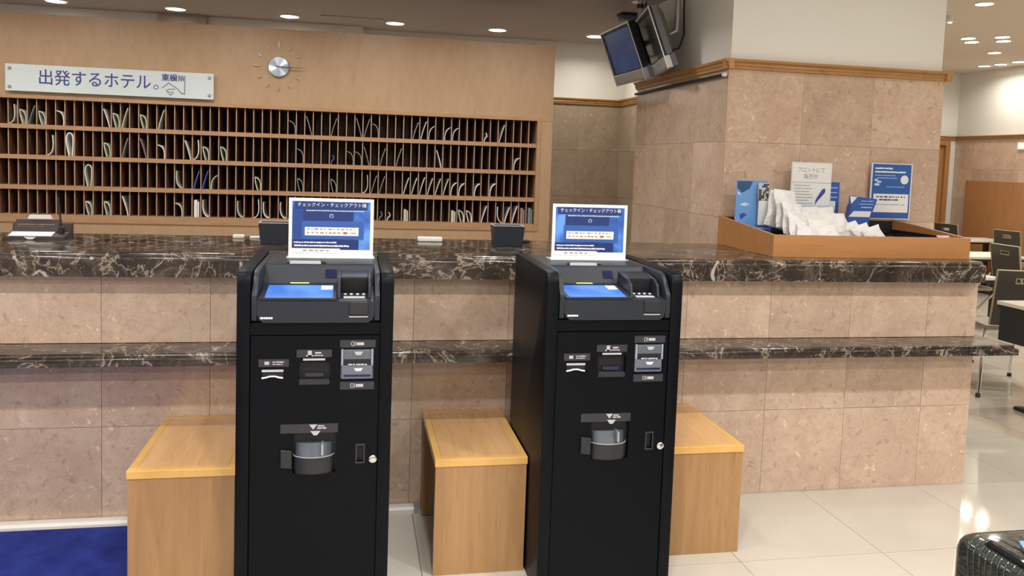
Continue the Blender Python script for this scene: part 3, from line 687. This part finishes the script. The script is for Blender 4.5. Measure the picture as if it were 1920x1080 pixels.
# white pouches
def pouch(name, loc, W, H, T, rot, label, seed):
    r = random.Random(seed); nx, nz = 8, 12; m = MB(); vs = []; fs = []
    for sgn in (-1, 1):
        for j in range(nz+1):
            for i in range(nx+1):
                u, v = i/nx, j/nz; e = (math.sin(PI*u)**.5)*(math.sin(PI*v)**.6) if 0 < u < 1 and 0 < v < 1 else 0
                cr = .35*math.sin(9*u+seed)*math.sin(7*v+2*seed)+r.uniform(-.25,.25)
                vs.append(((u-.5)*W+(.004*math.sin(8*v+seed) if e == 0 else 0), sgn*(T/2*e*(1+cr)+.0006), v*H))
    N = (nx+1)*(nz+1)
    for j in range(nz):
        for i in range(nx):
            a = j*(nx+1)+i; fs.append((a, a+1, a+nx+2, a+nx+1)); fs.append((a+N+nx+1, a+N+nx+2, a+N+1, a+N))
    for i in range(nx): fs.append((i+1, i, i+N, i+1+N)); a = nz*(nx+1)+i; fs.append((a, a+1, a+1+N, a+N))
    for j in range(nz): a = j*(nx+1); fs.append((a, a+nx+1, a+nx+1+N, a+N)); a += nx; fs.append((a+nx+1, a, a+N, a+nx+1+N))
    m.add(vs, fs); o = m.obj(name, M['plastic'], None, True); o.location = loc; o.rotation_euler = rot
    return tag(o, label, 'pouch', 'white pouches heaped in the tray')
PCH = []
CN = ('left','middle','right'); RN = ('front','second','third','back')
for ci, cx_ in enumerate((3.045,3.175,3.285)):
    for ri in range(4):
        if ci == 2 and ri < 2: continue
        tall = (ci == 0)*(.018*ri)
        PCH.append(((cx_+rnd.uniform(-.012,.012), .085+.072*ri, ZI+.006+.020*ri+tall*.6), .125 if ci else .115, .150+tall, .044,
            (-.62+.07*ri, rnd.uniform(-.16,.16)+(.12 if ci == 0 else 0), rnd.uniform(-.13,.13)), f'white plastic pouch in the {CN[ci]} pile of the tray, {RN[ri]} one of its pile'))
PCH.append(((3.025,.385,ZI+.095),.12,.185,.05,(-.22,.28,.05),'tallest white pouch, standing beside the blue display holder'))
for i in range(6):
    PCH.append(((3.315+.026*i,.36-.048*i,ZI+.012),.085,.158-.006*i,.026,(-.34,-.36,-.12),f'upright white pouch leaning left, {ordn(i)} of the filed row right of the heap'))
for i, (l, W, H, T, rot, lb) in enumerate(PCH): pouch('white_pouch', l, W, H, T, rot, lb, i+1)
for i, (x, y, lb) in enumerate(((2.905,.09,'small white sachet in the front left corner of the tray'),(2.96,.06,'small white sachet against the tray front, second from the left corner'))):
    o = pouch('white_pouch', (x,y,ZI+.05), .07, .05, .016, (-.9,0,0), lb, 40+i)
# notices
ns = thing('pen_notice', 'pale upright notice with a blue pen picture behind the pouches', 'notice', (3.185,.535,ZI))
B(0,0,0,.232,.004,.430).obj('board', mat('pale_board', (.66,.70,.74), .4), ns, bev=.001)
B(.006,-.0006,.27,.226,-.0001,.325+.001).obj('white_band', M['paper'], ns); B(.006,-.0006,.327,.226,-.0001,.424).obj('white_band', M['paper'], ns)
B(.006,-.0006,.206,.226,-.0001,.269).obj('white_band', M['paper'], ns); B(.0,-.0008,.200,.232,-.0001,.2055).obj('blue_line', M['paleblue'], ns)
B(.0,-.0010,.322,.232,-.0007,.325).obj('grey_line', M['lgrey'], ns); B(.004,-.0006,.10,.228,-.0001,.199).obj('pale_band', M['paleblue'], ns)
text('headline', 'フロントにて', .030, (.112,-.0009,.388), M['greyink'], ns, sx=.9); text('headline', '販売中', .030, (.112,-.0009,.354), M['greyink'], ns, sx=.9)
r = random.Random(8)
bars('small_print', sum([textbars(.018,.125+r.uniform(-.02,.01),.308-i*.0155,.005,r) for i in range(7)], []), -.0008, M['greyink'], ns)
pm = MB(); pm.prism([(.140,.206),(.148,.240),(.180,.290),(.194,.296),(.200,.285),(.196,.272),(.160,.232)], 'y', -.0016, -.0008); pm.obj('pen_picture', mat('pen_blue', (.05,.08,.32), .5), ns)
bc = tag(B(0,0,0,.09,.004,.33).obj('blue_card', M['bluemid']), 'blue card half hidden behind the pen notice', 'card'); bc.location = (3.392,.56,ZI)
bars('small_print', textbars(.03,.08,.30,.006,r)+textbars(.03,.08,.275,.006,r)+textbars(.03,.08,.25,.006,r), -.0002, M['paleblue'], bc)
B(.03,-.0008,.18,.07,-.0002,.23).obj('white_box', M['paper'], bc)
ac = thing('angled_notice', 'tilted blue and white card leaning right of the pen notice', 'notice', (3.405,.455,ZI))
MB().prism([(.055,.0),(.19,.0),(.190,.13),(.190,.13),(.232,.250),(.070,.265)], 'y', 0, .003).obj('card', M['bluemid'], ac)
MB().prism([(.073,.262),(.115,.258),(.082,.222)], 'y', -.0008, -.0001).obj('white_corner', M['paper'], ac); MB().prism([(.10,.185),(.200,.185),(.192,.155),(.07,.155)], 'y', -.0008, -.0001).obj('white_band', M['paper'], ac)
bars('small_print', textbars(.14,.21,.238,.004,r)+textbars(.13,.21,.222,.004,r)+textbars(.14,.205,.205,.006,r), -.0003, M['paleblue'], ac)
MB().prism([(.044,.11),(.052,.11),(.078,.218),(.066,.224),(.058,.214)], 'y', -.008, -.001).obj('clip_pen', mat('violet_pen', (.06,.06,.22), .4), ac)
ps = thing('blue_poster', 'blue notice with white text box in a clear stand at the tray right', 'poster', (3.700,.606,ZT+.1495))
B(-.005,-.002,.0,.243,.004,.304).obj('clear_stand', M['clear'], ps, bev=.001); B(.003,-.0036,.006,.235,-.0024,.299).obj('print', M['postblue'], ps); pp = ps.children[-1]
B(.014,-.0046,.038,.226,-.0037,.138).obj('white_box', M['paper'], pp)
MB().lathe([(.024,-.0037),(.024,-.0045),(.0005,-.0046)], (.196,0,.217), 24, 'y').obj('white_disc', M['paper'], pp)
bars('headline_print', textbars(.015,.120,.276,.009,r,.1)+textbars(.015,.20,.257,.010,r,.05), -.0037, M['wprint'], pp)
bars('small_print', textbars(.015,.14,.238,.004,r,.1)+textbars(.03,.15,.224,.004,r,.1)+textbars(.09,.20,.177,.003,r,.1), -.0037, M['paleblue'], pp)
bars('mark', [(.016,.206,.034,.218),(.03,.198,.055,.208),(.016,.182,.045,.194)], -.0037, M['paleblue'], pp)
bars('box_print', textbars(.03,.205,.122,.008,r,.6)+textbars(.05,.165,.106,.009,r,.2), -.0047, M['ink'], pp); bars('box_print', textbars(.03,.205,.080,.006,r,.6), -.0047, M['greyink'], pp)
# dark packets and a pink one in the right part of the tray
for i, (x, y, rz, lb) in enumerate(((3.52,.13,.2,'black flat packet in the tray just right of the filed pouches'),(3.66,.33,-.1,'black flat packet below the blue poster, middle of the tray depth'),(3.66,.13,.15,'black flat packet at the front of the tray, right half'))):
    o = B(-.05,-.04,0,.05,.04,.02).obj('dark_packet', M['char2'], None, bev=.004); o.location = (x,y,ZI+.001); o.rotation_euler = (0,0,rz); tag(o, lb, 'packet', 'black packets in the tray')
o = pouch('pink_packet', (3.79,.12,ZI+.05), .07, .05, .03, (-.6,0,0), 'small pink packet in the right end of the tray', 77); o['category'] = 'packet'; o.data.materials[0] = M['pinkp']; del o['group']

# ================================================================ MONITORS
def monitor(c, yaw, tilt, scr, label, pole_top, bend):
    nrm = Vector((math.cos(tilt)*math.cos(yaw), math.cos(tilt)*math.sin(yaw), -math.sin(tilt)))
    r_ = Vector((0,0,1)).cross(nrm).normalized(); u_ = nrm.cross(r_)
    t = thing('hanging_monitor', label, 'monitor'); t.matrix_world = Matrix.Translation(c) @ Matrix((r_, -nrm, u_)).transposed().to_4x4()
    W, H = .52, .36
    MB().plate(-W/2,W/2,-H/2+.075,H/2,-.001,.012,[(-W/2+.028,W/2-.028,-H/2+.080,H/2-.022)]).obj('bezel', M['cable'], t)
    B(-W/2+.028,.003,-H/2+.080,W/2-.028,.010,H/2-.022).obj('screen', scr, t)
    MB().prism([(-.004,-H/2+.004),(-.008,-H/2+.02),(-.008,-H/2+.066),(-.001,-H/2+.0745),(.03,-H/2+.0745),(.03,-H/2)], 'x', -W/2, W/2).obj('speaker_bar', M['steel'], t, bev=.003)
    fr = MB(); fr.box(-W/2-.005,-.006,-H/2,-W/2+.004,-.0012,H/2+.005); fr.box(W/2-.004,-.006,-H/2,W/2+.005,-.0012,H/2+.005); fr.box(-W/2+.0041,-.006,H/2-.004,W/2-.0041,-.0012,H/2+.005)
    fr.obj('silver_frame', M['chrome'] if 0 else mat('silver_frame', (.62,.62,.63), .3, .5), t)
    MB().rings([[(-W/2-.004+i,y,-H/2+.076+i),(W/2+.004-i,y,-H/2+.076+i),(W/2+.004-i,y,H/2+.004-i),(-W/2-.004+i,y,H/2+.004-i)] for y, i in ((.0125,0),(.045,.004),(.075,.05),(.078,.06))]).obj('rear_shell', M['cable'] if scr == M['tvblue'] else M['greysh'], t, True)
    B(-W/2+.002,.031,-H/2+.002,W/2-.002,.06,-H/2+.0755).obj('rear_base', M['greysh'], t, bev=.004)
    inv = t.matrix_world.inverted()
    back = t.matrix_world @ Vector((0,.085,.02)); topp = Vector(pole_top)
    elbow = Vector((topp.x, topp.y, back.z+.03))
    MB().tube([inv @ p for p in (topp, elbow+Vector((0,0,.05)), elbow, back)], .017, 12).obj('pole', M['steel'], t, True)
    MB().tube([inv @ (elbow+Vector((0,0,.22))), inv @ (elbow+Vector((0,0,.245)))], .024, 12).obj('pole_clamp', M['cable'], t, True)
    MB().tube([inv @ (topp+Vector((0,0,-.02))), inv @ topp], .06, 16).obj('ceiling_plate', M['steel'], t, True)
    cb = [topp+Vector((.035,0,0)), elbow+Vector((.038,0,.12)), elbow+Vector((.045,.0,-.02)), elbow+Vector((.02,0,-.10)), back+Vector((0,0,-.10))]
    MB().tube([inv @ p for p in cb], .006, 8).obj('cable', M['cable'], t, True)
monitor(Vector((2.600,1.630,2.170)), math.radians(181), .382, M['tvblue'], 'hanging monitor with dark blue screen, left of the pair at the pillar', (2.70,1.62,ZS-.001), 0)
monitor(Vector((2.660,1.280,2.200)), math.radians(168.3), .363, M['tvdark'], 'hanging monitor with grey screen, right of the pair at the pillar', (2.79,1.22,ZS-.001), 0)
hr = thing('hanging_rail', 'dark picture rail with white end cap under the pillar moulding', 'rail', (PX0-.028,PY0,1.972))
MB().tube([(0,.02,0),(0,PY1-PY0-.01,0)], .009, 10).obj('rail', M['cable'], hr, True); MB().tube([(0,-.004,0),(0,.0195,0)], .011, 10).obj('end_cap', M['paper'], hr, True)
for y in (.3,.8,1.3): B(.009,y,-.006,.0155,y+.02,.006).obj('bracket', M['cable'], hr)
sd = thing('ceiling_sensor', 'grey ceiling sensor box behind the left hanging monitor', 'sensor', (2.79,2.13,ZS-.0005))
B(-.055,-.05,-.05,.055,.05,-.016).obj('body', M['greysh'], sd, bev=.008); B(-.062,-.057,-.0155,.062,.057,0).obj('plate', M['char2'], sd)

# ================================================================ CEILING LIGHTS
def downlight(x, y, z, label, group, power, size=.13, col=WARM):
    t = thing('downlight', label, 'ceiling light', (x,y,z-.0005), 0, group)
    MB().lathe([(size*.50,0),(size*.62,0),(size*.62,-.006),(size*.52,-.010),(size*.5,-.004)], (0,0,0), 24).obj('trim_ring', M['paper'], t, True)
    MB().lathe([(size*.495,-.001),(size*.495,-.008),(.001,-.010)], (0,0,0), 24).obj('lens', M['lens'], t, True)
    lamp('downlight_lamp', (0,0,-.014), power, size*.9, col, 150, t)
on = ['leftmost','second from the left','third from the left','fourth from the left','fifth from the left','rightmost, beside the hanging monitors']
for i, x in enumerate((-1.19,-.375,.444,1.24,2.05,2.861)):
    downlight(x, 3.155, ZS, f'round downlight in the brown staff ceiling, {on[i]}', 'downlights in the brown staff ceiling', P_STAFF)
DL = [(6.07,2.69,'nearest and highest of the dining ceiling'),(7.20,4.22,'left light of the left close pair'),(7.40,4.41,'right light of the left close pair'),(7.43,4.02,'upper light of the right close pair'),(7.63,4.23,'lower light of the right close pair'),(8.165,4.96,'alone below the right close pair'),(8.92,5.99,'lowest row, leftmost'),(8.97,5.77,'lowest row, middle'),(8.964,5.48,'lowest row, rightmost')]
for x, y, lb in DL: downlight(x, y, ZC, f'round downlight in the beige dining ceiling, {lb}', 'downlights in the beige dining ceiling', P_DINE*(.25 if y > 4.9 else 1))
# the lobby's own ceiling lamps, above and behind the viewpoint, then unseen additions
for x in (-2.0,-.4,1.2,2.8,4.4):
    for y, k in ((-2.3,.95 if x > 1 else .7),(-4.4,.85),(-6.2,1.2)): lamp('unseen_lobby_lamp', (x,y,ZC-.02), P_LOBBY*k, .2, NEUT, 165)
for x in (3.1,3.9): lamp('unseen_lobby_lamp', (x,-.12,ZC-.02), 1.5, .16, NEUT, 150)  # unseen washers added to brighten the upper pillar
for x in (.15,1.45,2.7): lamp('unseen_lobby_lamp', (x,-.85,ZC-.02), 5, .16, NEUT, 100)  # unseen row added to lift the bench tops
for x in (6.0,7.8):
    for y in (-.6,1.2): lamp('unseen_lobby_lamp', (x,y,ZC-.02), 12, .16, WARM, 140)
for x in (-1.6,-.7,.2,1.1,1.95): lamp('unseen_staff_lamp', (x,.98,ZS-.02), 7.5, .16, NEUT, 150)  # unseen row added so the cabinet front gets enough light
ah = thing('access_hatch', 'square access hatch with pale corner clips in the brown ceiling', 'hatch', (.68,3.02,ZS-.0005))
B(0,0,-.004,.47,.33,0).obj('panel', M['ceil_s'], ah)
for x in (0,.455): B(x,-.01,-.008,x+.015,.12,-.0041).obj('clip', M['lgrey'], ah)
sp = thing('spot_lamp', 'tiny bright spotlight on the ceiling at the pillar top right', 'spotlight', (6.2,3.25,ZC-.0005))
MB().lathe([(.03,0),(.03,-.05),(.02,-.06)], (0,0,0), 14).obj('housing', M['paper'], sp, True); MB().lathe([(.018,-.0605),(.016,-.064),(.001,-.065)], (0,0,0), 14).obj('lens', M['lens'], sp, True)

# ================================================================ DINING FURNITURE
def table(x0, x1, y0, y1, label, panel=False, shelf=False):
    t = thing('dining_table', label, 'table', ((x0+x1)/2,(y0+y1)/2,0)); W, D = (x1-x0)/2, (y1-y0)/2
    B(-W,-D,.676,W,D,.70).obj('tabletop', M['tabletop'], t, bev=.003); B(-W+.008,-D+.008,.655,W-.008,D-.008,.6755).obj('underframe', M['cable'], t)
    for s in (-1, 1):
        x = s*(W-.16)
        B(x-.025,-.025,.03,x+.025,.025,.6545).obj('column', M['cable'], t, bev=.003)
        MB().prism([(-D+.06,.0),(-D+.06,.022),(-.03,.036),(.03,.036),(D-.06,.022),(D-.06,0)], 'x', x-.03, x+.03).obj('foot', M['cable'], t, bev=.003)
    if panel: B(-W+.03,-.015,.40,W-.03,.012,.654).obj('modesty_panel', M['cable'], t); B(-W+.012,-D+.02,.45,-W+.03,D-.02,.654).obj('side_panel', M['cable'], t)
    if shelf: B(-W+.1,-D+.05,.585,W+.02-.04,D-.05,.61).obj('shelf', M['seat'], t)
table(8.20,9.10,5.52,5.98,'cream table with black columns farthest back, before the wood panel')
table(6.60,7.62,3.66,4.16,'cream table in the middle distance just right of the counter end')
table(5.02,5.99,2.20,2.75,'cream table nearer than the middle one, mostly behind the counter',shelf=True)
table(5.02,6.2,.62,1.14,'cream table at the right edge with black panel beneath',panel=True)
def chair(x, y, rz, label):
    t = thing('dining_chair', label, 'chair', (x,y,0), rz, 'black dining chairs with slotted backs')
    tl = Matrix.Translation((0,-.19,.44)) @ Matrix.Rotation(math.radians(9), 4, 'X')
    MB().plate(-.18,.18,.02,.415,-.007,.007,[(-.05,.05,.33,.36)]).xf(tl).obj('backrest', M['chairblk'], t, bev=.002)
    eb = MB(); eb.box(-.185,-.009,.02,-.1803,.009,.419); eb.box(.1803,-.009,.02,.185,.009,.419); eb.box(-.1802,-.009,.4153,.1802,.009,.420); eb.xf(tl).obj('edge_trim', M['chairedge'], t)
    MB().plate(-.056,.056,.324,.366,-.010,-.0075,[(-.05,.05,.33,.36)]).xf(tl).obj('handle_rim', M['chairedge'], t)
    MB().box(-.19,-.17,.425,.19,.21,.45).obj('seat', M['seat'], t, bev=.01)
    for s in (-1, 1):
        for e in (-1, 1):
            MB().tube([(s*.17,e*.12,.424),(s*(.205 if e > 0 else .33),e*(.24 if e > 0 else .42),.02)], .011, 8).obj('leg', M['chrome'], t, True)
            MB().tube([(s*(.2045 if e > 0 else .329),e*(.238 if e > 0 else .418),.026),(s*(.207 if e > 0 else .332),e*(.243 if e > 0 else .425),.0005)], .016, 8).obj('foot', M['cable'], t, True)
    B(-.17,-.13,.412,.17,.13,.4245).obj('seat_frame', M['steel'], t)
chair(9.02,6.33,-1.4,'black slotted chair far back, peeking over the amenity tray')
chair(9.02,5.27,-PI/2+.14,'black slotted chair behind the frontmost pair, before the wood panel')
chair(7.286,3.32,-PI/2-.04,'black slotted chair in front of the middle table, overlapping the chair behind')
chair(5.56,1.68,-.27,'dark slotted chair nearest the camera at the right edge')
es = thing('exit_plate', 'small white plate high on the right dining wall', 'sign', (9.286,5.60,1.90))
B(-.012,-.10,-.045,0,.135,.055).obj('case', M['tabletop'], es); B(-.014,-.085,-.03,-.0121,.12,.04).obj('face', M['glow'], es)

# ================================================================ SUITCASE
su = thing('suitcase', 'dark ribbed suitcase in glossy wrap at the lower right corner', 'suitcase', (2.425,-2.03,0))
SW, SD, SH = .42, .38, .605
def rr_ring(w0, d0, w1, d1, z, r, n=5):
    out = []
    for cx, cy, a0 in ((w1-r,d1-r,0),(w0+r,d1-r,PI/2),(w0+r,d0+r,PI),(w1-r,d0+r,3*PI/2)):
        for i in range(n+1): a = a0+PI/2*i/n; out.append((cx+r*math.cos(a), cy+r*math.sin(a), z))
    return out
def shrink(i, z, r): return rr_ring(i, i, SW-i, SD-i, z, r)
MB().rings([shrink(.03,.05,.03),shrink(.006,.065,.045),shrink(0,.10,.045),shrink(0,SH-.036,.045),shrink(.003,SH-.020,.045),shrink(.009,SH-.009,.045),shrink(.019,SH-.002,.04),shrink(.032,SH,.035)]).obj('shell', M['suit'], su, True)
for i in range(13):
    y = .092+i*.0185
    MB().tube([(.0012,y-.042,SH-.30),(-.0002,y-.010,SH-.10),(.0002,y,SH-.038),(.0032,y+.004,SH-.020),(.0092,y+.006,SH-.009),(.019,y+.009,SH-.0022),(.05,y+.02,SH-.0004)], .0024, 6).obj('wrap_fold', M['suit'], su, True)
for i in range(9):
    x = .05+i*.034
    MB().tube([(x,.325,SH-.0022),(x+.012,.25,SH+.0002),(x+.03,.06,SH-.0005)], .003, 6).obj('wrap_fold', M['suit'], su, True)
MB().tube([(.036,.295,SH-.004),(.036,.285,SH+.007),(.036,.15,SH+.007),(.036,.14,SH-.004)], .009, 8).obj('carry_handle', mat('handle_gloss', (.02,.02,.022), .1), su, True)
MB().prism([(.112,.285),(.20,.29),(.20,.20),(.075,.215)], 'z', SH+.0065, SH+.009).obj('blue_tag', M['bluelt'], su)
for x in (.06,.36):
    for y in (.06,.30): MB().lathe([(.022,-.012),(.024,0),(.022,.012)], (x,y,.0245), 14, 'x').obj('wheel', M['cable'], su, True); B(x-.016,y-.016,.044,x+.016,y+.016,.062).obj('caster', M['cable'], su)
